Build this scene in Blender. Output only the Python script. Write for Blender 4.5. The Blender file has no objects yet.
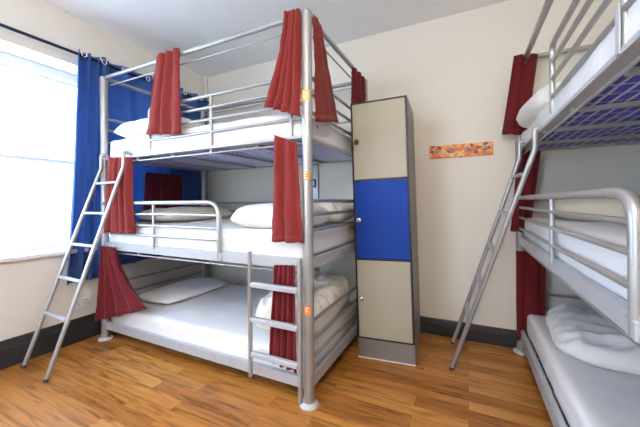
import bpy, math, random
from mathutils import Vector, Matrix, noise
random.seed(7)
C = bpy.context.scene.collection
PI = math.pi

# ------------------------------------------------------------------ materials
def new_mat(name):
    m = bpy.data.materials.new(name); m.use_nodes = True
    nt = m.node_tree; b = nt.nodes['Principled BSDF']
    return m, nt, b
def N(nt, typ, **kw):
    n = nt.nodes.new(typ)
    for k, v in kw.items():
        if hasattr(n, k): setattr(n, k, v)
        else: n.inputs[k].default_value = v
    return n
def ramp(nt, stops):
    r = nt.nodes.new('ShaderNodeValToRGB'); e = r.color_ramp.elements
    while len(e) < len(stops): e.new(0.5)
    for i, (p, c) in enumerate(stops):
        e[i].position = p; e[i].color = (*c, 1)
    return r
def simple(name, col, rough=0.6, metal=0.0, nscale=0, namt=0.06, bump=0, bscale=60, spec=0.5, coat=0):
    m, nt, b = new_mat(name); L = nt.links
    b.inputs['Roughness'].default_value = rough; b.inputs['Metallic'].default_value = metal
    b.inputs['Specular IOR Level'].default_value = spec
    b.inputs['Coat Weight'].default_value = coat
    tc = N(nt, 'ShaderNodeTexCoord')
    n = N(nt, 'ShaderNodeTexNoise'); n.inputs['Scale'].default_value = nscale or 5; n.inputs['Detail'].default_value = 4
    L.new(tc.outputs['Object'], n.inputs['Vector'])
    lo = tuple(max(0, c*(1-namt)) for c in col); hi = tuple(min(1, c*(1+namt)) for c in col)
    r = ramp(nt, [(0.3, lo), (0.7, hi)])
    L.new(n.outputs['Fac'], r.inputs['Fac']); L.new(r.outputs['Color'], b.inputs['Base Color'])
    if bump:
        n2 = N(nt, 'ShaderNodeTexNoise'); n2.inputs['Scale'].default_value = bscale; n2.inputs['Detail'].default_value = 5
        L.new(tc.outputs['Object'], n2.inputs['Vector'])
        bp = N(nt, 'ShaderNodeBump'); bp.inputs['Strength'].default_value = bump; bp.inputs['Distance'].default_value = 0.01
        L.new(n2.outputs['Fac'], bp.inputs['Height']); L.new(bp.outputs['Normal'], b.inputs['Normal'])
    return m
def cloth(name, col, trans=0.0, bump=0.25, bscale=9, namt=0.05, sheen=0.3, weave=True, tcol=None):
    m = simple(name, col, 0.85, 0, 3, namt, bump, bscale, spec=0.25)
    nt = m.node_tree; b = nt.nodes['Principled BSDF']; L = nt.links
    b.inputs['Sheen Weight'].default_value = sheen*0.3
    if trans:
        t = N(nt, 'ShaderNodeBsdfTranslucent'); t.inputs['Color'].default_value = (*(tcol or col), 1)
        mx = N(nt, 'ShaderNodeMixShader'); mx.inputs[0].default_value = trans
        out = nt.nodes['Material Output']
        L.new(b.outputs[0], mx.inputs[1]); L.new(t.outputs[0], mx.inputs[2]); L.new(mx.outputs[0], out.inputs[0])
    return m
M = {}
M['wall'] = simple('wall_paint', (0.79, 0.755, 0.685), 0.75, 0, 1.5, 0.02, 0.08, 90, 0.3)
M['ceiling'] = simple('ceiling_paint', (0.92, 0.92, 0.925), 0.8, 0, 1.5, 0.015, 0.05, 90, 0.3)
M['trim'] = simple('skirting_paint', (0.03, 0.03, 0.033), 0.4, 0, 4, 0.15, 0.05, 30, 0.5)
M['white_frame'] = simple('white_gloss_frame', (0.82, 0.83, 0.84), 0.35)
M['silver'] = simple('silver_powder_coat', (0.42, 0.425, 0.43), 0.34, 0.55, 12, 0.05, 0.02, 300)
M['silver_light'] = simple('pale_powder_coat', (0.47, 0.49, 0.53), 0.4, 0.15, 12, 0.04)
M['wire'] = simple('deck_wire', (0.70, 0.71, 0.76), 0.45, 0.2, 12, 0.04)
M['foot'] = simple('foot_plastic', (0.62, 0.63, 0.64), 0.4)
M['mattress'] = simple('blue_mattress_vinyl', (0.035, 0.05, 0.52), 0.5, 0, 6, 0.12, 0.1, 20)
M['sheet'] = cloth('white_bed_sheet', (0.79, 0.79, 0.81), 0, 0.4, 5, 0.015)
M['sheet'].node_tree.nodes['Bump'].inputs['Distance'].default_value = 0.035
M['pillow'] = cloth('white_pillow_cotton', (0.85, 0.84, 0.82), 0, 0.5, 7, 0.02)
M['cream_pillow'] = cloth('cream_pillow_cotton', (0.80, 0.73, 0.60), 0, 0.5, 7, 0.03)
M['duvet'] = cloth('rumpled_cotton', (0.82, 0.79, 0.73), 0, 0.7, 8, 0.03)
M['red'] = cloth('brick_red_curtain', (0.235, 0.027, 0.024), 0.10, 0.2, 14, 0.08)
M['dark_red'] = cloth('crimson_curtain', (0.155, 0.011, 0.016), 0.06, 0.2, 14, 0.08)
M['blue'] = cloth('blue_window_curtain', (0.05, 0.12, 0.36), 0.20, 0.2, 10, 0.06, tcol=(0.22, 0.42, 0.80))
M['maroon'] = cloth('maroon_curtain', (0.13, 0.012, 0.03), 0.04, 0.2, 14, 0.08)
M['rod'] = simple('dark_rod', (0.012, 0.014, 0.04), 0.35, 0.4)
M['chrome'] = simple('chrome', (0.75, 0.75, 0.76), 0.2, 0.95)
M['eyelet'] = simple('eyelet_chrome', (0.85, 0.85, 0.86), 0.15, 0.9)
M['hook'] = simple('brushed_hook_metal', (0.42, 0.41, 0.40), 0.45, 0.6)
M['black'] = simple('black_edge', (0.012, 0.012, 0.014), 0.4)
M['black_screw'] = simple('dark_bolt', (0.08, 0.08, 0.09), 0.35, 0.6)
M['locker_tan'] = simple('locker_beige_door', (0.40, 0.37, 0.29), 0.55, 0, 3, 0.02, 0.03, 200)
M['locker_blue'] = simple('locker_blue_door', (0.003, 0.045, 0.33), 0.55, 0, 3, 0.03, 0.02, 200, 0.25)
M['locker_body'] = simple('locker_body_grey', (0.22, 0.205, 0.19), 0.45, 0.1, 3, 0.04)
M['plastic'] = simple('white_plastic', (0.82, 0.82, 0.80), 0.35)
M['dark_plastic'] = simple('dark_plastic', (0.05, 0.05, 0.06), 0.4)
M['orange'] = simple('orange_sticker', (0.95, 0.28, 0.02), 0.4)
M['yellow'] = simple('amber_sticker', (0.95, 0.50, 0.08), 0.4)
M['sticker_white'] = simple('sticker_white', (0.95, 0.94, 0.9), 0.4)
M['facade'] = simple('pale_render', (0.86, 0.90, 0.92), 0.8)
M['facade_glass'] = simple('facade_glass', (0.30, 0.50, 0.52), 0.3)
M['ground'] = simple('street_asphalt', (0.55, 0.62, 0.63), 0.9)
def floor_mat():
    m, nt, b = new_mat('oak_laminate'); L = nt.links
    tc = N(nt, 'ShaderNodeTexCoord')
    mp = N(nt, 'ShaderNodeMapping'); mp.inputs['Scale'].default_value = (1, 1, 1)
    L.new(tc.outputs['Object'], mp.inputs['Vector'])
    br = N(nt, 'ShaderNodeTexBrick'); br.offset = 0.37; br.offset_frequency = 2
    for k, v in (('Scale', 1.0), ('Brick Width', 0.78), ('Row Height', 0.092), ('Mortar Size', 0.0012), ('Mortar Smooth', 0.3), ('Bias', 0.0)):
        br.inputs[k].default_value = v
    br.inputs['Color1'].default_value = (0, 0, 0, 1); br.inputs['Color2'].default_value = (1, 1, 1, 1); br.inputs['Mortar'].default_value = (0.1, 0.1, 0.1, 1)
    L.new(mp.outputs[0], br.inputs['Vector'])
    base = ramp(nt, [(0.0, (0.38, 0.140, 0.026)), (0.35, (0.52, 0.215, 0.045)), (0.7, (0.62, 0.29, 0.075)), (1.0, (0.44, 0.165, 0.030))])
    L.new(br.outputs['Color'], base.inputs['Fac'])
    # grain: noise stretched along the planks, offset per plank
    add = N(nt, 'ShaderNodeVectorMath', operation='ADD'); sc = N(nt, 'ShaderNodeVectorMath', operation='SCALE'); sc.inputs[3].default_value = 15.0
    L.new(br.outputs['Color'], sc.inputs[0]); L.new(mp.outputs[0], add.inputs[0]); L.new(sc.outputs[0], add.inputs[1])
    m2 = N(nt, 'ShaderNodeMapping'); m2.inputs['Scale'].default_value = (1.5, 17, 1); L.new(add.outputs[0], m2.inputs['Vector'])
    n = N(nt, 'ShaderNodeTexNoise'); n.inputs['Scale'].default_value = 1.5; n.inputs['Detail'].default_value = 7; n.inputs['Distortion'].default_value = 1.2
    L.new(m2.outputs[0], n.inputs['Vector'])
    gr = ramp(nt, [(0.30, (0.40, 0.32, 0.24)), (0.48, (0.88, 0.84, 0.80)), (0.75, (1.12, 1.12, 1.12))])
    L.new(n.outputs['Fac'], gr.inputs['Fac'])
    mul = N(nt, 'ShaderNodeMix', data_type='RGBA', blend_type='MULTIPLY'); mul.inputs[0].default_value = 1.0
    L.new(base.outputs[0], mul.inputs[6]); L.new(gr.outputs[0], mul.inputs[7])
    # knots
    m3 = N(nt, 'ShaderNodeMapping'); m3.inputs['Scale'].default_value = (1.1, 3.2, 1); L.new(add.outputs[0], m3.inputs['Vector'])
    n3 = N(nt, 'ShaderNodeTexNoise'); n3.inputs['Scale'].default_value = 2.2; n3.inputs['Detail'].default_value = 3
    L.new(m3.outputs[0], n3.inputs['Vector'])
    kr = ramp(nt, [(0.24, (0.45, 0.38, 0.34)), (0.38, (1, 1, 1))]); L.new(n3.outputs['Fac'], kr.inputs['Fac'])
    mul2 = N(nt, 'ShaderNodeMix', data_type='RGBA', blend_type='MULTIPLY'); mul2.inputs[0].default_value = 1.0
    L.new(mul.outputs[2], mul2.inputs[6]); L.new(kr.outputs[0], mul2.inputs[7])
    seam = N(nt, 'ShaderNodeMix', data_type='RGBA', blend_type='MIX'); L.new(br.outputs['Fac'], seam.inputs[0])
    L.new(mul2.outputs[2], seam.inputs[6]); seam.inputs[7].default_value = (0.16, 0.07, 0.02, 1)
    L.new(seam.outputs[2], b.inputs['Base Color'])
    b.inputs['Roughness'].default_value = 0.33; b.inputs['Specular IOR Level'].default_value = 0.45
    bp = N(nt, 'ShaderNodeBump'); bp.inputs['Strength'].default_value = 0.12; bp.inputs['Distance'].default_value = 0.003
    L.new(n.outputs['Fac'], bp.inputs['Height']); L.new(bp.outputs[0], b.inputs['Normal'])
    return m
M['floor'] = floor_mat()
def board_mat():
    m, nt, b = new_mat('patchwork_board'); L = nt.links
    tc = N(nt, 'ShaderNodeTexCoord'); v = N(nt, 'ShaderNodeTexVoronoi'); v.inputs['Scale'].default_value = 38
    L.new(tc.outputs['Object'], v.inputs['Vector'])
    sp = N(nt, 'ShaderNodeSeparateColor'); L.new(v.outputs['Color'], sp.inputs[0])
    r = ramp(nt, [(0.0, (0.75, 0.16, 0.03)), (0.3, (0.80, 0.26, 0.05)), (0.5, (0.35, 0.06, 0.03)), (0.62, (0.85, 0.42, 0.12)), (0.85, (0.80, 0.55, 0.28)), (1.0, (0.55, 0.12, 0.03))])
    r.color_ramp.interpolation = 'CONSTANT'
    L.new(sp.outputs[0], r.inputs['Fac']); L.new(r.outputs[0], b.inputs['Base Color']); b.inputs['Roughness'].default_value = 0.5
    return m
M['board'] = board_mat()
def fill_lamp_mat():
    m, nt, b = new_mat('fill_lamp_diffuser')
    b.inputs['Base Color'].default_value = (0.9, 0.9, 0.88, 1)
    b.inputs['Emission Color'].default_value = (1.0, 0.88, 0.74, 1); b.inputs['Emission Strength'].default_value = 60  # glow of the added globe light
    return m
M['fill_lamp'] = fill_lamp_mat()
def glass_mat():
    m, nt, b = new_mat('window_glass'); L = nt.links
    t = N(nt, 'ShaderNodeBsdfTransparent'); g = N(nt, 'ShaderNodeBsdfGlossy'); g.inputs['Roughness'].default_value = 0.02
    mx = N(nt, 'ShaderNodeMixShader'); mx.inputs[0].default_value = 0.05
    L.new(t.outputs[0], mx.inputs[1]); L.new(g.outputs[0], mx.inputs[2]); L.new(mx.outputs[0], nt.nodes['Material Output'].inputs[0])
    return m
M['glass'] = glass_mat()

# ------------------------------------------------------------------ mesh helpers
class MB:
    def __init__(s): s.v = []; s.f = []; s.sm = []
    def add(s, vs, fs, smooth=False):
        o = len(s.v); s.v += [tuple(v) for v in vs]
        s.f += [tuple(i+o for i in f) for f in fs]; s.sm += [smooth]*len(fs); return s
    def box(s, x0, x1, y0, y1, z0, z1, mat=None):
        vs = [Vector((x, y, z)) for x in (x0, x1) for y in (y0, y1) for z in (z0, z1)]
        if mat: vs = [mat @ v for v in vs]
        return s.add(vs, [(0,1,3,2), (4,6,7,5), (0,4,5,1), (2,3,7,6), (0,2,6,4), (1,5,7,3)])
    def bbox(s, x0, x1, y0, y1, z0, z1, b=0.004, mat=None):   # box with chamfered edges
        vs = []; 
        cx, cy, cz = (x0+x1)/2, (y0+y1)/2, (z0+z1)/2; hx, hy, hz = (x1-x0)/2, (y1-y0)/2, (z1-z0)/2
        b = min(b, hx*.9, hy*.9, hz*.9); idx = {}
        for sx in (-1, 1):
            for sy in (-1, 1):
                for sz in (-1, 1):
                    for k in range(3):
                        h = [hx-b, hy-b, hz-b]; h[k] += b
                        idx[(sx, sy, sz, k)] = len(vs)
                        v = Vector((cx+sx*h[0], cy+sy*h[1], cz+sz*h[2])); vs.append(mat @ v if mat else v)
        fs = []
        for sx in (-1, 1):
            for sy in (-1, 1):
                for sz in (-1, 1): 
                    t = tuple(idx[(sx, sy, sz, k)] for k in range(3)); fs.append(t if sx*sy*sz > 0 else t[::-1])
        for k in range(3):
            a, c = [(1, 2), (2, 0), (0, 1)][k]
            for sg in (-1, 1):
                q = []
                for (p, r) in ((-1, -1), (1, -1), (1, 1), (-1, 1)):
                    ss = [0, 0, 0]; ss[k] = sg; ss[a] = p; ss[c] = r; q.append(idx[(*ss, k)])
                fs.append(tuple(q) if sg > 0 else tuple(q[::-1]))
        for k in range(3):      # edge faces along axis k
            a, c = [(1, 2), (2, 0), (0, 1)][k]
            for p in (-1, 1):
                for r in (-1, 1):
                    q = []
                    for (sg, kk) in ((-1, a), (1, a), (1, c), (-1, c)):
                        ss = [0, 0, 0]; ss[k] = sg; ss[a] = p; ss[c] = r; q.append(idx[(*ss, kk)])
                    fs.append(tuple(q) if p*r < 0 else tuple(q[::-1]))
        return s.add(vs, fs)
    def tube(s, pts, r, n=10, cap=True, bend=0.0):
        pts = [Vector(p) for p in pts]
        if bend and len(pts) > 2:
            out = [pts[0]]
            for i in range(1, len(pts)-1):
                a, b_, c = pts[i-1], pts[i], pts[i+1]
                d1 = (a-b_).normalized()*min(bend, (a-b_).length*.49); d2 = (c-b_).normalized()*min(bend, (c-b_).length*.49)
                for k in range(7):
                    t = k/6; out.append((b_+d1)*(1-t)**2 + b_*2*t*(1-t) + (b_+d2)*t*t)
            out.append(pts[-1]); pts = out
        rings = []; d0 = (pts[1]-pts[0]).normalized()
        up = Vector((0, 0, 1)) if abs(d0.z) < .9 else Vector((1, 0, 0))
        nrm = d0.cross(up).normalized()
        for i, p in enumerate(pts):
            d = (pts[min(i+1, len(pts)-1)] - pts[max(i-1, 0)]).normalized()
            nrm = (nrm - d*nrm.dot(d)).normalized(); bn = d.cross(nrm)
            rings.append([p + (nrm*math.cos(2*PI*k/n) + bn*math.sin(2*PI*k/n))*r for k in range(n)])
        vs = [v for R in rings for v in R]; fs = []
        for i in range(len(rings)-1):
            for k in range(n):
                k2 = (k+1) % n; fs.append((i*n+k, i*n+k2, (i+1)*n+k2, (i+1)*n+k))
        s.add(vs, fs, True)
        if cap:
            s.add(rings[0], [tuple(range(n))[::-1]]); s.add(rings[-1], [tuple(range(n))])
        return s
    def lathe(s, prof, c, axis='Z', n=20):
        R = {'Z': Matrix.Identity(3), 'Y': Matrix.Rotation(-PI/2, 3, 'X'), 'X': Matrix.Rotation(PI/2, 3, 'Y')}[axis]
        vs = []; m = len(prof)
        for (r, z) in prof:
            for k in range(n): vs.append(Vector(c) + R @ Vector((r*math.cos(2*PI*k/n), r*math.sin(2*PI*k/n), z)))
        fs = [(i*n+k, i*n+(k+1) % n, (i+1)*n+(k+1) % n, (i+1)*n+k) for i in range(m-1) for k in range(n)]
        s.add(vs, fs, True); s.add(vs[:n], [tuple(range(n))[::-1]]); s.add(vs[-n:], [tuple(range(n))]); return s
    def build(s, name, mat, parent=None, mats=None):
        me = bpy.data.meshes.new(name); me.from_pydata(s.v, [], s.f); me.update()
        me.polygons.foreach_set('use_smooth', s.sm)
        me.materials.append(mat)
        o = bpy.data.objects.new(name, me); C.objects.link(o)
        if parent: o.parent = parent
        return o
def tag(o, label, cat, group=None, kind=None):
    o['label'] = label; o['category'] = cat
    if group: o['group'] = group
    if kind: o['kind'] = kind
    return o
def struct(o): o['kind'] = 'structure'; return o
def empty(name, loc, rz=0):
    o = bpy.data.objects.new(name, None); C.objects.link(o); o.location = loc; o.rotation_euler = (0, 0, rz); o.empty_display_size = .1
    return o
def recenter(o):      # move the origin of a one-mesh thing to the bottom middle of its mesh
    vs = o.data.vertices; xs = [v.co.x for v in vs]; ys = [v.co.y for v in vs]; zs = [v.co.z for v in vs]
    c = Vector(((min(xs)+max(xs))/2, (min(ys)+max(ys))/2, min(zs)))
    o.data.transform(Matrix.Translation(-c)); o.location = o.location + c; return o

# ------------------------------------------------------------------ dimensions (metres; floor z = 0, camera above the origin)
XW, YW, XR, YB, ZC = -3.067, 2.908, 1.66, -1.5, 2.84
WY0, WY1, WZ0, WZ1 = -0.35, 2.35, 0.79, 2.414     # window opening
TH = 0.28
# ------------------------------------------------------------------ setting
struct(MB().box(XW-.3, XR+.2, YB-.2, YW+.2, -.08, 0).build('floor', M['floor']))
struct(MB().box(XW-.3, XR+.2, YB-.2, YW+.2, ZC, ZC+.1).build('ceiling', M['ceiling']))
struct(MB().box(XW-TH, XR+.2, YW, YW+.2, 0, ZC).build('wall_back', M['wall']))
struct(MB().box(XR, XR+.2, YB-.2, YW, 0, ZC).build('wall_right', M['wall']))
w = MB()
w.box(XW-TH, XW, YB-.2, YW, 0, WZ0); w.box(XW-TH, XW, YB-.2, YW, WZ1, ZC)
w.box(XW-TH, XW, YB-.2, WY0, WZ0, WZ1); w.box(XW-TH, XW, WY1, YW, WZ0, WZ1)
struct(w.build('wall_left', M['wall']))
w = MB(); ax0, ax1 = -2.2, -1.0        # wall behind the camera; unseen second window added to let in more light
w.box(XW, ax0, YB-.2, YB, 0, ZC); w.box(ax1, XR, YB-.2, YB, 0, ZC)
w.box(ax0, ax1, YB-.2, YB, 0, .8); w.box(ax0, ax1, YB-.2, YB, 2.45, ZC)
struct(w.build('wall_front', M['wall']))
w = MB()
for a in (ax0, (ax0+ax1)/2-.03, ax1-.06): w.box(a, a+.06, YB-.13, YB-.08, .8, 2.45)
w.box(ax0+.06, ax1-.06, YB-.13, YB-.08, .8, .86); w.box(ax0+.06, ax1-.06, YB-.13, YB-.08, 2.39, 2.45)
struct(w.build('added_window', M['white_frame']))  # frame of the added window
def skirt(name, a, b_, h, nrm):
    a = Vector(a); b_ = Vector(b_); n = Vector(nrm)
    prof = [(0, 0), (.018, 0), (.018, h*.70), (.014, h*.73), (.014, h*.80), (.010, h*.84), (.010, h*.93), (.006, h), (0, h)]
    vs = [p + n*d + Vector((0, 0, z)) for p in (a, b_) for d, z in prof]; k = len(prof)
    fs = [(i, (i+1) % k, (i+1) % k + k, i+k) for i in range(k)] + [tuple(range(k)), tuple(range(k, 2*k))[::-1]]
    return struct(MB().add(vs, fs).build(name, M['trim']))
skirt('baseboard_back', (XW, YW, 0), (XR, YW, 0), .145, (0, -1, 0))
skirt('baseboard_left', (XW, YB, 0), (XW, YW-.018, 0), .205, (1, 0, 0))
skirt('baseboard_right', (XR, YB, 0), (XR, YW-.018, 0), .145, (-1, 0, 0))
# window 1: sash window in a deep reveal
fx = XW - .24
w = MB()
w.bbox(fx-.05, fx, WY0, WY0+.06, WZ0, WZ1); w.bbox(fx-.05, fx, WY1-.06, WY1, WZ0, WZ1)
w.bbox(fx-.05, fx, WY0+.06, WY1-.06, WZ1-.07, WZ1); w.bbox(fx-.05, fx, WY0+.06, WY1-.06, WZ0, WZ0+.045)
win = struct(w.build('window_1', M['white_frame']))
def sash(z0, z1, x0):
    q = MB(); y0, y1 = WY0+.06, WY1-.06
    q.bbox(x0, x0+.035, y0, y0+.04, z0, z1); q.bbox(x0, x0+.035, y1-.04, y1, z0, z1)
    q.bbox(x0, x0+.035, y0+.04, y1-.04, z1-.035, z1); q.bbox(x0, x0+.035, y0+.04, y1-.04, z0, z0+.03)
    s_ = q.build('sash', M['white_frame'], win)
    MB().box(x0+.014, x0+.02, y0+.04, y1-.04, z0+.04, z1-.035).build('window_pane', M['glass'], s_)
sash(WZ0+.045, 1.605, fx-.04); sash(1.57, WZ1-.07, fx-.08)
struct(MB().bbox(fx+.001, XW+.045, WY0-.04, WY1+.04, WZ0-.012, WZ0+.022, .006).build('trim_1', M['white_frame']))   # window sill board

# street outside
g = MB().box(-60, XW-.4, -40, 40, -3.3, -3.2).build('ground', M['ground']); struct(g)
bld = empty('apartment_building', (-13, 3, -3.2))
MB().box(-4, 0, -10, 11, 0, 6.2).build('facade_wall', M['facade'], bld)
MB().box(-4.05, .25, -10.2, 11.2, 6.2, 6.4).build('roof_edge', M['facade'], bld)
for i in range(9):
    for zz in (1.0, 3.6):
        y0 = -8.6 + i*2.1
        fr = MB().box(0.005, .05, y0-.06, y0+1.06, zz-.06, zz+1.36).build('window_frame', M['white_frame'], bld)
        MB().box(0.055, .06, y0+.04, y0+.96, zz+.04, zz+1.26).build('window_glass', M['facade_glass'], fr)
tag(bld, 'pale rendered building across the street seen through the bright window', 'building')

# ------------------------------------------------------------------ bunk beds
R_POST = .032
def tube_part(name, parent, runs, r, mat=None, n=10, bend=0):
    m = MB()
    for p in runs: m.tube(p, r, n, bend=bend)
    return m.build(name, mat or M['silver'], parent)
LEVS = {'L': [(.095, .160), (.80, .862), (1.584, 1.600)], 'R': [(.115, .195), (.862, .925), (1.584, 1.600)]}     # side rail heights of the three decks
def bunk(loc, rz, L, W, H, top_start, top_ups, mid_end, mid_ups, label, LEV, mz, cy=0.0):
    b = empty('triple_bunk_bed', loc, rz); tag(b, label, 'bunk bed')
    posts = []
    for (x, y) in ((0, 0), (L, 0), (0, W), (L, W)):
        tp = H-.004 if (x and not y) else H-.012
        m = MB(); m.tube([(x, y, .012), (x, y, tp)], R_POST, 20)
        m.lathe([(R_POST, 0), (R_POST*.98, .006), (R_POST*.7, .014), (.002, .018)], (x, y, tp-.002), n=20)
        p = m.build('post', M['silver'], b); posts.append(p)
        MB().lathe([(.056, 0), (.058, .004), (.055, .012), (.040, .020), (.034, .022)], (x, y, 0), n=28).build('foot', M['foot'], p)
    for li, (z0, z1) in enumerate(LEV):
        m = MB(); t = .014
        # angle section side rails, flange inwards
        for (yy, s) in ((0, 1), (W, -1)):
            m.box(R_POST, L-R_POST, min(yy-s*t, yy+s*t), max(yy-s*t, yy+s*t), z0, z1)
            m.box(R_POST, L-R_POST, min(yy+s*t, yy+s*.05), max(yy+s*t, yy+s*.05), z0, z0+.006)
        for (xx, s) in ((0, 1), (L, -1)):
            m.box(min(xx-s*t, xx+s*t), max(xx-s*t, xx+s*t), R_POST, W-R_POST, z0, z1)
            m.box(min(xx+s*t, xx+s*.05), max(xx+s*t, xx+s*.05), R_POST+.02, W-R_POST-.02, z0, z0+.006)
        fr = m.build('deck_frame', M['silver_light'], b)
        m = MB()
        for k in range(1, 5):
            xx = L*k/5; m.box(xx-.016, xx+.016, .05, W-.05, z0-.012, z0+.004)
        m.build('cross_bar', M['silver'], fr)
        m = MB(); nx = int((L-.08)/.105); wr = .0032      # wire grid: long wires plus short zigzag links
        ny = int((W-.08)/.052)
        for k in range(ny+1):
            yy = .04 + (W-.08)*k/ny; m.box(.03, L-.03, yy-wr, yy+wr, z0+.008, z0+.008+2*wr)
        for k in range(nx+1):
            xx = .04 + (L-.08)*k/nx; m.box(xx-wr, xx+wr, .03, W-.03, z0+.0125, z0+.0125+2*wr)
        m.build('wire_mesh', M['wire'], fr)
        if li:                                             # thin curtain track under the deck
            tube_part('curtain_track', b, [[(R_POST, .012, z0-.028), (L-R_POST, .012, z0-.028)]], .006, n=8)
            for xx in (.45, L*.62): MB().box(xx-.006, xx+.006, .007, .017, z0-.030, z0).build('track_bracket', M['silver_light'], b)
    # canopy
    tube_part('canopy_rail', b, [[(0, cy, H-.012), (L, cy, H-.012)]], .017)
    tube_part('canopy_rail', b, [[(0, W, H-.012), (L, W, H-.012)]], .017)
    tube_part('canopy_rail', b, [[(0, 0, H-.012), (0, W, H-.012)]], .017)
    tube_part('canopy_rail', b, [[(L, 0, H-.012), (L, W, H-.012)]], .017)
    tube_part('curtain_track', b, [[(R_POST, .035, H-.07), (L-R_POST, .035, H-.07)]], .006, n=8)
    tube_part('curtain_track', b, [[(L-.035, R_POST, H-.07), (L-.035, W-R_POST, H-.07)]], .006, n=8)
    tube_part('curtain_track', b, [[(R_POST, W-.035, H-.07), (L-R_POST, W-.035, H-.07)]], .006, n=8)
    # top guard rail
    gz = (1.96, 1.877, 1.793, 1.705)
    runs = [[(top_start, 0, 1.63), (top_start, 0, gz[0]), (L, 0, gz[0])]]
    tube_part('guard_rail', b, runs, .0125, bend=.05)
    tube_part('guard_rail', b, [[(top_start, 0, z), (L, 0, z)] for z in gz[1:]], .0105)
    for x in top_ups: tube_part('guard_upright', b, [[(x, 0, 1.59), (x, 0, gz[0])]], .011)
    for x in (top_ups if cy else ()): MB().bbox(x-.012, x+.012, -.018, -.0135, 1.586, 1.72, .002).build('guard_plate', M['silver_light'], b)
    # middle guard rail, loop end
    tube_part('guard_rail', b, [[(0, -.012, mz[0]), (mid_end, -.012, mz[0]), (mid_end, -.012, LEV[1][0]+.012)]], .0165, bend=.10, n=14)
    tube_part('guard_rail', b, [[(0, -.012, z), (mid_end, -.012, z)] for z in mz[1:]], .0095)
    tube_part('guard_upright', b, [[(x, -.012, LEV[1][1]-.02), (x, -.012, mz[0])] for x in mid_ups], .011)
    MB().bbox(mid_end-.028, mid_end+.03, -.026, -.014, LEV[1][0]+.004, LEV[1][1]-.008).build('guard_plate', M['silver_light'], b)
    # end and back rails
    for xx in (0, L):
        for zz in ((1.96, 1.86, 1.75), (1.21, 1.125, 1.03), (.48, .365, .26)):
            tube_part('end_rail', b, [[(xx, R_POST*.8, z), (xx, W-R_POST*.8, z)] for z in zz], .0115)
    for zz in ((1.96, 1.86, 1.75), (1.20, 1.105)):
        tube_part('back_rail', b, [[(R_POST*.8, W, z), (L-R_POST*.8, W, z)] for z in zz] + [[(L*.33, W, zz[-1]), (L*.33, W, zz[0])], [(L*.66, W, zz[-1]), (L*.66, W, zz[0])]], .0105)
    return b, posts
LX, LY, BL, BW, BH = -2.899, 1.581, 2.05, 1.12, 2.33
bedL, postsL = bunk((LX, LY, 0), 0, BL, BW, BH, .62, (1.283, 1.94), 1.36, (.677,), 'silver metal triple bunk bed in the corner beside the window and locker', LEVS['L'], (1.205, 1.115, 1.025, .945))
RX, RY = .379, 2.845
bedR, postsR = bunk((RX, RY, 0), -PI/2, BL, BW, BH, 1.02, (1.777,), 1.855, (1.05,), 'silver metal triple bunk bed at the right edge, end against the back wall', LEVS['R'], (1.222, 1.147, 1.07, .985), .04)

# round and square stickers with letters on the near post of the left bed
def sticker(post, z, letter, mat, square, px=BL, py=0, ang=-.03):
    m = MB(); n = 12; hw = .028; hh = .033 if square else .029
    d = Vector((0.16, -1, 0)).normalized(); a0 = math.atan2(d.y, d.x)
    def P(u, v, off=.0008):
        a = a0 + u*1.0/(R_POST+.001)*1.0; return Vector((px+(R_POST+off)*math.cos(a), py+(R_POST+off)*math.sin(a), z+v))
    vs = []; fs = []; K = 16
    for j in range(K+1):
        v = -hh + 2*hh*j/K; ww = hw if square else hw*math.sqrt(max(0.0, 1-(v/hh)**2))
        for i in range(n+1): vs.append(P(-ww+2*ww*i/n, v))
    for j in range(K):
        for i in range(n): q = j*(n+1)+i; fs.append((q, q+1, q+n+2, q+n+1))
    o = m.add(vs, fs, True).build('bed_sticker', mat, post)
    o['label'] = 'orange %s sticker with the letter %s' % ('square' if square else 'round', letter)
    cell = {'D': ['1110', '1001', '1001', '1001', '1001', '1001', '1110'], 'E': ['1111', '1000', '1000', '1110', '1000', '1000', '1111'], 'F': ['1111', '1000', '1000', '1110', '1000', '1000', '1000']}[letter]
    m = MB(); s = .0054
    for r_, row in enumerate(cell):
        for c_, ch in enumerate(row):
            if ch == '1':
                u0 = (c_-2)*s; v0 = (3-r_-.5)*s
                m.add([P(u0, v0, .0016), P(u0+s, v0, .0016), P(u0+s, v0+s, .0016), P(u0, v0+s, .0016)], [(0, 1, 2, 3)])
    m.build('letter', M['sticker_white'], post)
sticker(postsL[1], 1.827, 'D', M['yellow'], True)
sticker(postsL[1], 1.358, 'E', M['orange'], False)
sticker(postsL[1], .568, 'F', M['orange'], False)

# short hook-on ladder at the foot of the left bed: a part of it
sl = MB()
x0, x1 = BL-.380, BL-.020
sl.bbox(x0-.011, x0+.011, -.082, -.056, .11, .895); 
lad = sl.build('side_ladder', M['silver'], bedL)
MB().bbox(x1-.011, x1+.011, -.082, -.056, .045, .875).build('ladder_stile', M['silver'], lad)
for z in (.69, .472, .256): MB().bbox(x0+.011, x1-.011, -.085, -.052, z-.016, z+.016, .005).build('rung', M['silver_light'], lad)

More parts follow.
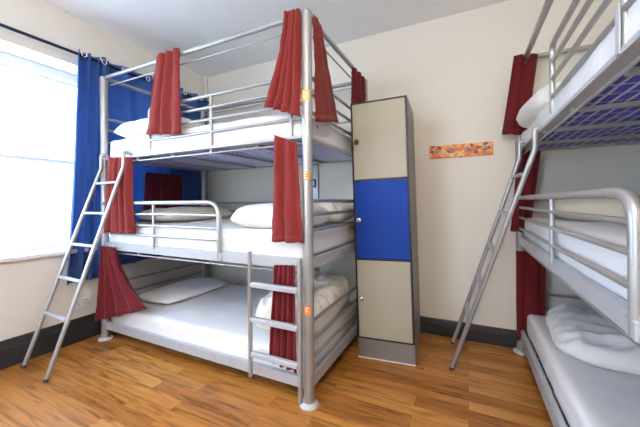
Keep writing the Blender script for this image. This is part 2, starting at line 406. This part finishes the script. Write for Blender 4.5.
# ------------------------------------------------------------------ leaning ladders
def ladder(name, base, tops, hookdir, rungs, label):
    # base: two feet, tops: two tops (world)
    o = empty(name, base[0]); org = Vector(base[0]); tag(o, label, 'ladder')
    P = [(Vector(base[i])-org, Vector(tops[i])-org) for i in range(2)]
    for i in range(2):
        a, c = P[i]; h = Vector(hookdir)
        m = MB(); m.tube([a+Vector((0, 0, .0)), c, c+Vector((0, 0, .115)), c+h*.05+Vector((0, 0, .118)), c+h*.05+Vector((0, 0, .085))], .0145, 12, bend=.02)
        s_ = m.build('stile', M['silver'], o)
        d = (c-a).normalized()
        MB().tube([a-d*.002, a+d*.018], .0155, 12).build('rubber_tip', M['dark_plastic'], s_)
    for t in rungs:
        a = P[0][0].lerp(P[0][1], t); c = P[1][0].lerp(P[1][1], t); ax = (c-a).normalized(); ln = (c-a).length
        fwd = Vector((0, 0, 1)).cross(ax).normalized(); up = ax.cross(fwd)
        mt = Matrix((( ax.x, fwd.x, up.x, a.x), (ax.y, fwd.y, up.y, a.y), (ax.z, fwd.z, up.z, a.z), (0, 0, 0, 1)))
        MB().bbox(.012, ln-.012, -.016, .016, -.009, .009, .004, mt).build('rung', M['silver_light'], o)
    return o
ladder('ladder', [(-2.94, 1.04, .004), (-2.565, 1.02, .004)], [(-2.862, 1.535, 1.51), (-2.535, 1.530, 1.51)], (0, 1, 0),
       (.245, .415, .58, .745, .91), 'silver metal ladder leaning on the left bunk bed in front of the window curtain')
ladder('ladder', [(-.11, 2.345, .004), (-.118, 2.77, .004)], [(.346, 2.06, 1.49), (.346, 2.62, 1.51)], (1, 0, 0),
       (.245, .415, .58, .745, .91), 'silver metal ladder leaning on the right bunk bed beside the hook board')

# ------------------------------------------------------------------ bedding
def softbox(m, x0, x1, y0, y1, z0, z1, r, amp, seed, nx=40, ny=24, nz=5, open_bottom=False, puff=0.0):
    cx, cy, cz = (x0+x1)/2, (y0+y1)/2, (z0+z1)/2; h = Vector(((x1-x0)/2, (y1-y0)/2, (z1-z0)/2)); inner = h-Vector((r, r, r))
    key = {}; vs = []; fs = []
    n = (nx, ny, nz)
    def V(i, j, k):
        q = (i, j, k)
        if q in key: return key[q]
        p = Vector(((2*i/nx-1)*h.x, (2*j/ny-1)*h.y, (2*k/nz-1)*h.z))
        c = Vector([max(-inner[a], min(inner[a], p[a])) for a in range(3)])
        d = p-c
        if d.length > 1e-6: p = c + d.normalized()*r
        else: d = Vector((0, 0, 1 if p.z > 0 else -1))
        u, v = p.x/h.x, p.y/h.y
        if p.z > 0: p.z += puff*(1-u*u)*(1-v*v)
        s = Vector((p.x*3+seed, p.y*3, p.z*3+seed*.7))
        nn = noise.fractal(s, 1.0, 2.0, 3)
        ridge = abs(noise.noise(Vector((p.x*5+seed, p.y*2.5+nn, p.z*2))))
        p = p + d.normalized()*amp*(nn + .8*(.4-ridge))
        key[q] = len(vs); vs.append(p+Vector((cx, cy, cz))); return key[q]
    for a in range(3):
        b_, c_ = (a+1) % 3, (a+2) % 3
        for e in (0, n[a]):
            if open_bottom and a == 2 and e == 0: continue
            for i in range(n[b_]):
                for j in range(n[c_]):
                    q = []
                    for (di, dj) in ((0, 0), (1, 0), (1, 1), (0, 1)):
                        t = [0, 0, 0]; t[a] = e; t[b_] = i+di; t[c_] = j+dj; q.append(V(*t))
                    fs.append(tuple(q) if e else tuple(q[::-1]))
    m.add(vs, fs, True); return m
def mattress(base, rz, x0, x1, y0, y1, z0, z1, seed, label, bulge=0.0):
    o = empty('mattress', base, rz)      # coordinates local to the bed's frame
    cx, cy = (x0+x1)/2, (y0+y1)/2
    o.location = Vector(base) + Matrix.Rotation(rz, 3, 'Z') @ Vector((cx, cy, z0))
    X, Y, Z = x1-x0, y1-y0, z1-z0
    softbox(MB(), -X/2+.008, X/2-.008, -Y/2+.02, Y/2-.008, 0.001, Z-.012, .015, 0, seed, 16, 10, 4).build('mattress_core', M['mattress'], o)
    softbox(MB(), -X/2-bulge, X/2, -Y/2-bulge, Y/2, -.008, Z, .030, .0085, seed, 72, 44, 8, open_bottom=True, puff=.012).build('fitted_sheet', M['sheet'], o)
    tag(o, label, 'mattress'); return o
BEDS = {'L': ((LX, LY, 0), 0), 'R': ((RX, RY, 0), -PI/2)}
lab = {('L', 0): 'double mattress in a white sheet on the lowest deck of the left bunk', ('L', 1): 'mattress in a white sheet on the middle deck of the left bunk',
       ('L', 2): 'mattress in a white sheet on the top deck of the left bunk', ('R', 0): 'mattress in a white sheet on the lowest deck of the right bunk',
       ('R', 1): 'mattress in a white sheet behind the looped guard rail of the right bunk', ('R', 2): 'mattress in a white sheet on the top deck of the right bunk'}
for i, (bd, zt) in enumerate((('L', (.285, 1.02, 1.765)), ('R', (.33, 1.07, 1.725)))):
    for lv in range(3):
        mattress(*BEDS[bd], .036, BL-.036, (.015 if bd == 'L' else .030, .012, .004 if bd == 'R' else .014)[lv], BW-.05, LEVS[bd][lv][1]-(.035 if bd == 'L' else .03, .004, .004)[lv], zt[lv], 3.1*lv+11*i, lab[(bd, lv)])
def pillow(name, loc, size, rz, tilt, seed, mat, label, cat='pillow', amp=.012, fold=0, p=2.6, ry=0, crease=0):
    X, Y, Z = size; n = 70 if crease else 34; m = MB(); vs = []; fs = []
    for side in (1, -1):
        for i in range(n+1):
            for j in range(n+1):
                u, v = 2*i/n-1, 2*j/n-1
                th = (max(0, 1-abs(u)**p)*max(0, 1-abs(v)**p))**.52
                pinch = 1 - .07*(1-abs(v)**2)*abs(u)**3; pinch2 = 1 - .07*(1-abs(u)**2)*abs(v)**3
                x = u*X/2*pinch*math.sqrt(1-.30*v*v*abs(v)); y = v*Y/2*pinch2*math.sqrt(1-.30*u*u*abs(u))
                q = Vector((x*6+seed, y*6+seed*1.3, side*2.0))
                nn = noise.fractal(q, 1, 2, 3); rd = .35-abs(noise.noise(Vector((x*4+y*3+seed, y*9-x*4, seed))))
                z = side*Z/2*th*(1 if side > 0 else .75)
                if th > 0: z += (amp*nn + fold*rd)*min(1, th*1.6)*(1 if side > 0 else .3)
                if crease and side > 0:
                    wv = noise.noise(Vector((x*3+seed, y*3, seed)))*2.2
                    for (ka, kb, kk) in ((16, 9, 1.0), (-11, 21, .7), (26, -13, .5)):
                        rdg = 1-abs(math.sin(x*ka*.5 + y*kb*.5 + wv*kk + seed)); z += crease*kk*(rdg**3)*min(1, th*1.5)*(.4+.6*abs(noise.noise(Vector((x*5, y*5+kk, seed)))*2))
                    sd_ = .02*min(1, th*3); x += sd_*noise.noise(Vector((x*14, y*14, seed)))*0.8
                edge = 1-min(1, th*2)
                z += edge*.008*math.sin(u*9+v*7+seed)
                vs.append((x, y, z+Z*.375))
    o_ = (n+1)**2
    for i in range(n):
        for j in range(n):
            a = i*(n+1)+j
            fs.append((a, a+n+1, a+n+2, a+1)); fs.append((a+o_, a+1+o_, a+n+2+o_, a+n+1+o_))
    o = m.add(vs, fs, True).build(name, mat)
    import bmesh
    bm = bmesh.new(); bm.from_mesh(o.data); bmesh.ops.remove_doubles(bm, verts=bm.verts, dist=.0006); bm.to_mesh(o.data); bm.free()
    o.location = loc; o.rotation_euler = (tilt, ry, rz)
    return tag(o, label, cat)
pillow('pillow', (-2.45, 1.87, 1.765), (.86, .60, .20), .05, 0, 1.0, M['pillow'], 'plump white pillow on the top deck of the left bunk nearest the window', p=3.2)
pillow('pillow', (-2.50, 2.13, 1.03), (.62, .85, .15), .0, 0, 4.0, M['cream_pillow'], 'cream pillow behind the looped guard rail of the left bunk', p=3.2)
pillow('pillow', (-1.195, 1.84, 1.02), (.66, .56, .20), .04, 0, 7.0, M['pillow'], 'plump white pillow on the middle deck of the left bunk by the near post', amp=.01, p=3.6)
pillow('pillow', (-2.56, 2.16, .292), (.52, .86, .10), -.02, 0, 9.0, M['pillow'], 'flat white pillow against the window end of the lowest left bunk', amp=.008, p=3.2)
pillow('rumpled_duvet', (-1.14, 2.13, .285), (.54, 1.02, .26), .08, 0, 12.0, M['duvet'], 'rumpled off-white duvet heaped at the locker end of the lowest left bunk', 'duvet', amp=.045, fold=.14, p=6, crease=.05)
pillow('rumpled_duvet', (-1.12, 2.38, 1.03), (.48, .48, .15), 0, 0, 15.0, M['duvet'], 'crumpled off-white duvet on the middle left bunk beside the locker', 'duvet', amp=.02, fold=.08, p=5, crease=.035)
pillow('pillow', (.70, 2.44, 1.70), (.78, .68, .24), .1, 0, 18.0, M['pillow'], 'plump white pillow bulging out of the top deck of the right bunk', p=4.5)
pillow('pillow', (.86, 2.34, 1.075), (.80, .62, .17), .0, 0, 21.0, M['cream_pillow'], 'cream pillow on the middle deck of the right bunk', p=4, fold=.02)
pillow('pillow', (.87, 2.28, .335), (.90, .78, .17), -.10, 0, 24.0, M['pillow'], 'creased white pillow on the lowest deck of the right bunk', amp=.015, fold=.05, p=4.5, crease=.014)

# ------------------------------------------------------------------ curtains
def curtain(name, T0, T1, B0, B1, nf, amp, seed, mat, label, cat, group=None, nrm=None, flare=1.0, swing=0.0, thick=.003, sharp=1.0, hem=True):
    T0, T1, B0, B1 = map(Vector, (T0, T1, B0, B1))
    d = (T1-T0).normalized(); nv = Vector(nrm).normalized() if nrm else Vector((0, 0, 1)).cross(d).normalized()
    nu = max(24, nf*12); nvr = 30; vs = []; fs = []
    for j in range(nvr+1):
        t = j/nvr
        for i in range(nu+1):
            u = i/nu
            top = T0.lerp(T1, u); bot = B0.lerp(B1, u); e = t**flare
            p = Vector((top.x*(1-e)+bot.x*e, top.y*(1-e)+bot.y*e, top.z*(1-t)+bot.z*t))
            ph = u*nf*2*PI + seed + 1.5*noise.noise(Vector((u*3+seed, t*1.3, seed)))
            s_ = math.sin(ph); s_ = math.copysign(abs(s_)**sharp, s_)
            am = amp*(.75+.25*t)*(1+.9*noise.noise(Vector((u*4+seed*2, t*1.5, 0))))
            wr = .006*noise.noise(Vector((u*5+seed, t*9, seed)))
            p += nv*(s_*am + wr) + d*(math.cos(ph)*amp*.35) + nv*swing*math.sin(t*PI*.9)
            p.z += .004*math.sin(ph*1.0+1)*(t > .97)
            vs.append(p)
    for j in range(nvr):
        for i in range(nu):
            a = j*(nu+1)+i; fs.append((a, a+1, a+nu+2, a+nu+1))
    o = MB().add(vs, fs, True).build(name, mat)
    sd = o.modifiers.new('thickness', 'SOLIDIFY'); sd.thickness = thick; sd.offset = 0
    recenter(o)
    tag(o, label, cat, group)
    if hem:      # stitched hem: a band doubling the cloth along the bottom
        k = nvr-2; hv = []; hf = []
        for j in range(k, nvr+1):
            for i in range(nu+1): hv.append(Vector(vs[j*(nu+1)+i]) - o.location - nv*.0)
        for j in range(nvr-k):
            for i in range(nu): a = j*(nu+1)+i; hf.append((a, a+1, a+nu+2, a+nu+1))
        h = MB().add(hv, hf, True).build('hem', mat, o)
        s2 = h.modifiers.new('thickness', 'SOLIDIFY'); s2.thickness = thick*2.6; s2.offset = 0
    return o
G = 'red privacy curtains of the bunks'
FY = LY-.005
def rc(T0, T1, B0, B1, nf, amp, seed, what, mat='red', **k):
    return curtain('privacy_curtain', T0, T1, B0, B1, nf, amp, seed, M[mat], what, 'curtain', G, **k)
rc((-2.17, LY-.028, 2.345), (-1.90, LY-.035, 2.345), (-2.28, LY-.045, 1.745), (-1.870, LY-.045, 1.70), 3, .018, .3, 'brick-red curtain hung over the front canopy rail above the pillow by the window')
rc((-.985, LY-.028, 2.345), (-.870, LY-.045, 2.33), (-1.135, LY-.048, 1.80), (-.875, LY-.055, 1.70), 4, .018, 1.3, 'brick-red curtain bunched at the left of the near corner post, topmost there', flare=1.4)
rc((-.823, LY+.045, 2.335), (-.823, LY+.15, 2.325), (-.815, LY+.05, 1.69), (-.815, LY+.42, 1.765), 1, .007, 2.2, 'flat brick-red curtain hung on the canopy end rail right of the near post')
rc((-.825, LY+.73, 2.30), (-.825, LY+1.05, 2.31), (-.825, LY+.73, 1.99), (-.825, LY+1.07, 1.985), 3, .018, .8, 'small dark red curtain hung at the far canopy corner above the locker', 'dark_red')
rc((-2.78, LY-.035, 1.60), (-2.47, LY-.035, 1.58), (-2.82, LY-.055, .955), (-2.42, LY-.055, .955), 4, .020, 1.9, 'brick-red curtain under the top deck behind the leaning ladder by the window')
rc((-1.055, LY-.035, 1.615), (-.895, LY-.045, 1.55), (-1.065, LY-.055, .965), (-.85, LY-.055, .965), 2, .014, 3.0, 'brick-red curtain over the middle bunk pillow beside the near corner post')
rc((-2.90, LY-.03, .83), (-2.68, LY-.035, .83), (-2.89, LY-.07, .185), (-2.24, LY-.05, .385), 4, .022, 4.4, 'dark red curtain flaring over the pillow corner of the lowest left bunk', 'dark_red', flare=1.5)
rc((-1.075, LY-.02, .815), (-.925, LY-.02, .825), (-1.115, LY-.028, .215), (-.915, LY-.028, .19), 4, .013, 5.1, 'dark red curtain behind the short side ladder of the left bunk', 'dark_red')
rc((-2.94, LY+.42, 1.52), (-2.94, LY+.86, 1.52), (-2.94, LY+.36, .92), (-2.94, LY+.84, .92), 4, .014, 2.5, 'maroon curtain hung across the window end of the middle left bunk', 'maroon')
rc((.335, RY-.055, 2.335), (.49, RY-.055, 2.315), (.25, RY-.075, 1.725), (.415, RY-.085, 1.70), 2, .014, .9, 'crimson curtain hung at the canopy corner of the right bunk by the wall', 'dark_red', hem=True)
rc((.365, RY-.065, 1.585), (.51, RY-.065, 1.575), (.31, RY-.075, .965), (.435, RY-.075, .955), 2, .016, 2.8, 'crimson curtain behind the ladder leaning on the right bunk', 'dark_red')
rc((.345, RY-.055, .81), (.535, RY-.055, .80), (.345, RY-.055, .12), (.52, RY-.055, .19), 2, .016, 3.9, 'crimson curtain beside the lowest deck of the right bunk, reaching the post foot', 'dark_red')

# curtain rod and blue window curtains
rod = empty('curtain_rod', (XW+.07, 1.0, 2.49))
MB().tube([(0, -2.3, 0), (0, 1.84, 0)], .0125, 12).build('rod', M['rod'], rod)
MB().lathe([(.012, 0), (.022, .012), (.026, .03), (.018, .048), (.003, .055)], (0, 1.84, 0), 'Y', 14).build('finial', M['rod'], rod)
for yy in (-1.4, -.1, 1.80): MB().box(-.068, .0, yy-.008, yy+.008, -.016, -.004).build('rod_bracket', M['rod'], rod)
tag(rod, 'dark curtain rod running above the bright window', 'curtain rod')
CX = XW+.07
c1 = curtain('window_curtain', (CX, 1.42, 2.525), (CX, 1.66, 2.525), (CX-.01, 1.34, .53), (CX-.01, 1.60, .53), 3, .042, 1.1, M['blue'], 'bright blue window curtain gathered in a narrow bundle left of the corner post', 'curtain', 'blue window curtains', nrm=(1, 0, 0))
c2 = curtain('window_curtain', (CX-.02, 1.60, 2.54), (CX, 2.84, 2.54), (CX-.02, 1.66, .60), (CX-.01, 2.86, .64), 6, .045, .2, M['blue'], 'wide blue window curtain hanging behind the left bunk bed', 'curtain', 'blue window curtains', nrm=(1, 0, 0))
for cu, ys in ((c1, (1.46, 1.62)), (c2, (1.80, 2.04, 2.27, 2.50, 2.74))):
    for yy in ys:
        m = MB(); pts = [(.0+CX+.036, yy+.02*math.cos(a*PI/8), 2.49+.02*math.sin(a*PI/8)) for a in range(17)]
        m.tube([Vector(q)-cu.location for q in pts], .005, 8, cap=False)
        m.build('eyelet', M['eyelet'], cu)

# ------------------------------------------------------------------ locker
lk = empty('locker', (-.765, 2.236, 0), math.radians(3.5)); lk.rotation_euler = (0, math.radians(-1.4), math.radians(3.5))
W_, D_, H_ = .425, .50, 1.965
m = MB(); t = .012
m.bbox(0, t, 0, D_, 0.006, H_, .002); m.bbox(W_-t, W_, 0, D_, .006, H_, .002); m.bbox(t, W_-t, D_-t, D_, .006, H_, .002)
m.bbox(t, W_-t, 0, D_-t, H_-t, H_, .002)
for z in (.155, .757, 1.362): m.bbox(t, W_-t, .002, D_-t, z-.006, z+.006, .001)
m.build('body', M['locker_body'], lk)
m = MB(); e = .003
for (a, b_) in ((-.001, t), (W_-t*1.6, W_+.001)): m.box(a, b_, -e, 0, .15, H_+.001)
for z in (.155, .757, 1.362, H_-.005): m.box(t, W_-t, -e, 0, z-.006, z+.006)
m.build('door_frame', M['black'], lk)
for (z0, z1, mt, lb, lm) in ((.163, .750, 'locker_tan', 'beige door, lowest', 'chrome'), (.765, 1.355, 'locker_blue', 'bright blue door in the middle', 'chrome'), (1.370, H_-.014, 'locker_tan', 'beige door, topmost', 'black_screw')):
    dr = MB().bbox(t+.002, W_-t-.002, -.010, .006, z0, z1, .003).build('door', M[mt], lk); dr['label'] = lb
    zc = (z0+z1)/2
    lk2 = MB().lathe([(.021, 0), (.021, .006), (.015, .014), (.005, .016)], (0, 0, 0), 'Y', 18)
    lk2.v = [(v[0]+.040, -v[1]-.010, v[2]+zc) for v in lk2.v]
    lk2.build('lock', M[lm], dr)
    MB().box(.038, .042, -.0275, -.0245, zc-.006, zc+.006).build('keyhole', M['black'], dr)
MB().bbox(t, W_-t, .0, .014, .006, .148, .002).build('plinth', M['locker_body'], lk)
MB().box(0, W_, -.004, .02, 0, .008).build('base_strip', M['white_frame'], lk)
tag(lk, 'tall narrow locker with beige and blue doors beside the left bunk', 'locker')

# ------------------------------------------------------------------ hook board
hb = empty('coat_hook_board', (-.05, YW, 1.64))
hb.rotation_euler = (0, 0, 0)
MB().bbox(-.25, .25, -.018, 0, -.055, .055, .003).build('board', M['board'], hb)
for k in range(4):
    x = -.19+.127*k
    m = MB().lathe([(.021, 0), (.021, .006), (.014, .010), (.004, .011)], (0, 0, 0), 'Y', 16); m.v = [(v[0]*1.15+x, -v[1]-.0185, v[2]*.75) for v in m.v]
    m.tube([(x, -.022, .004), (x, -.050, .0), (x, -.058, .022)], .005, 8, bend=.015)
    m.tube([(x-.008, -.022, -.002), (x-.012, -.040, -.016), (x-.012, -.052, -.006)], .0045, 8, bend=.01)
    m.build('hook', M['hook'], hb)
tag(hb, 'orange patchwork coat hook board on the back wall', 'coat rack')

# ------------------------------------------------------------------ sockets and trunking
def socket(name, loc, axis, w_, h_, label, dark=False, cat='socket'):
    o = empty(name, loc)
    if axis == 'X':
        MB().bbox(0, .010, -w_/2, w_/2, -h_/2, h_/2, .003).build('face_plate', M['plastic'], o)
        m = MB()
        for s in (-.25, .25):
            for (a, b_) in ((0, .015), (-.012, -.008), (.012, -.008)): m.box(.0101, .0112, s*w_+a-.003, s*w_+a+.003, b_-.005, b_+.005)
        m.build('pin_holes', M['dark_plastic'], o)
    else:
        MB().bbox(-w_/2, w_/2, -.012, 0, -h_/2, h_/2, .003).build('face_plate', M['dark_plastic'], o)
        MB().bbox(-w_*.22, w_*.22, -.016, -.0125, -h_*.3, h_*.3, .001).build('switch', M['plastic'], o)
    return tag(o, label, cat)
socket('wall_socket', (XW, 1.475, .33), 'X', .146, .086, 'white double power socket low on the wall under the window')
cond = MB().bbox(-.035, .035, -.028, 0, 0, 1.42, .004).build('wall_trunking', M['silver'])
cond.location = (-1.455, YW, .30); tag(cond, 'grey vertical cable trunking on the back wall behind the left bunk', 'trunking')
for z, lb in ((1.40, 'dark switch plate on the trunking over the middle left bunk'), (.50, 'dark switch plate on the trunking over the lowest left bunk')):
    s = socket('bedside_switch', (-1.47, YW-.0285, z), 'Y', .05, .09, lb, cat='switch')
strip = MB().tube([(0, 0, 0), (0, 0, ZC-.15)], .013, 10).build('corner_strip', M['plastic']); strip.location = (XW+.045, YW-.035, .148)  # slim white upright from skirting to ceiling
tag(strip, 'thin white vertical strip in the room corner behind the blue curtain', 'strip')

# ------------------------------------------------------------------ lights
pl = empty('added_pendant', (.10, -.35, 2.42))  # globe light assumed out of view, added to brighten the room
MB().lathe([(.004, -.13), (.05, -.12), (.09, -.094), (.118, -.055), (.13, 0), (.118, .055), (.09, .094), (.045, .122)], (0, 0, 0), n=32).build('glass_globe', M['fill_lamp'], pl)
MB().tube([(0, 0, .122), (0, 0, ZC-2.42-.03)], .005, 8).build('cord', M['plastic'], pl)
MB().lathe([(.05, -.03), (.05, -.004), (.045, 0)], (0, 0, ZC-2.42-.001), n=24).build('ceiling_rose', M['plastic'], pl)
tag(pl, 'white globe light added out of view behind the camera to brighten the room', 'pendant light')

wd = bpy.data.worlds.new('World'); bpy.context.scene.world = wd; wd.use_nodes = True
nt = wd.node_tree; bg = nt.nodes['Background']
tc = N(nt, 'ShaderNodeTexCoord'); sx = N(nt, 'ShaderNodeSeparateXYZ'); nt.links.new(tc.outputs['Generated'], sx.inputs[0])
r = ramp(nt, [(0.0, (0.62, 0.66, 0.70)), (0.5, (0.67, 0.82, 1.0)), (0.75, (0.62, 0.78, 1.0)), (1.0, (0.50, 0.70, 1.0))])
mr = N(nt, 'ShaderNodeMapRange'); mr.inputs[1].default_value = -1; mr.inputs[2].default_value = 1
nt.links.new(sx.outputs[2], mr.inputs[0]); nt.links.new(mr.outputs[0], r.inputs['Fac']); nt.links.new(r.outputs[0], bg.inputs[0])
bg.inputs[1].default_value = 7.0

# ------------------------------------------------------------------ camera
f, yaw, pit, rol, hc, cxp, cyp = 302.278, 25.9459, .0282, -.4564, 1.2042, 319.904, 201.522
ya, pi_, ro = map(math.radians, (yaw, pit, rol))
F = Vector((-math.sin(ya)*math.cos(pi_), math.cos(ya)*math.cos(pi_), math.sin(pi_)))
Rr = Vector((math.cos(ya), math.sin(ya), 0)); U = Rr.cross(F)
R2 = Rr*math.cos(ro)+U*math.sin(ro); U2 = -Rr*math.sin(ro)+U*math.cos(ro)
cd = bpy.data.cameras.new('camera'); co = bpy.data.objects.new('camera', cd); C.objects.link(co)
co.matrix_world = Matrix(((R2.x, U2.x, -F.x, 0), (R2.y, U2.y, -F.y, 0), (R2.z, U2.z, -F.z, hc), (0, 0, 0, 1)))
cd.sensor_width = 36; cd.lens = f/640*36; cd.shift_y = -(213.5-cyp)/640; cd.shift_x = (320-cxp)/640; cd.clip_start = .02
sc = bpy.context.scene; sc.camera = co
sc.view_settings.view_transform = 'Standard'; sc.view_settings.look = 'None'; sc.view_settings.gamma = 1; sc.view_settings.use_curve_mapping = False
sc.view_settings.exposure = 0.90
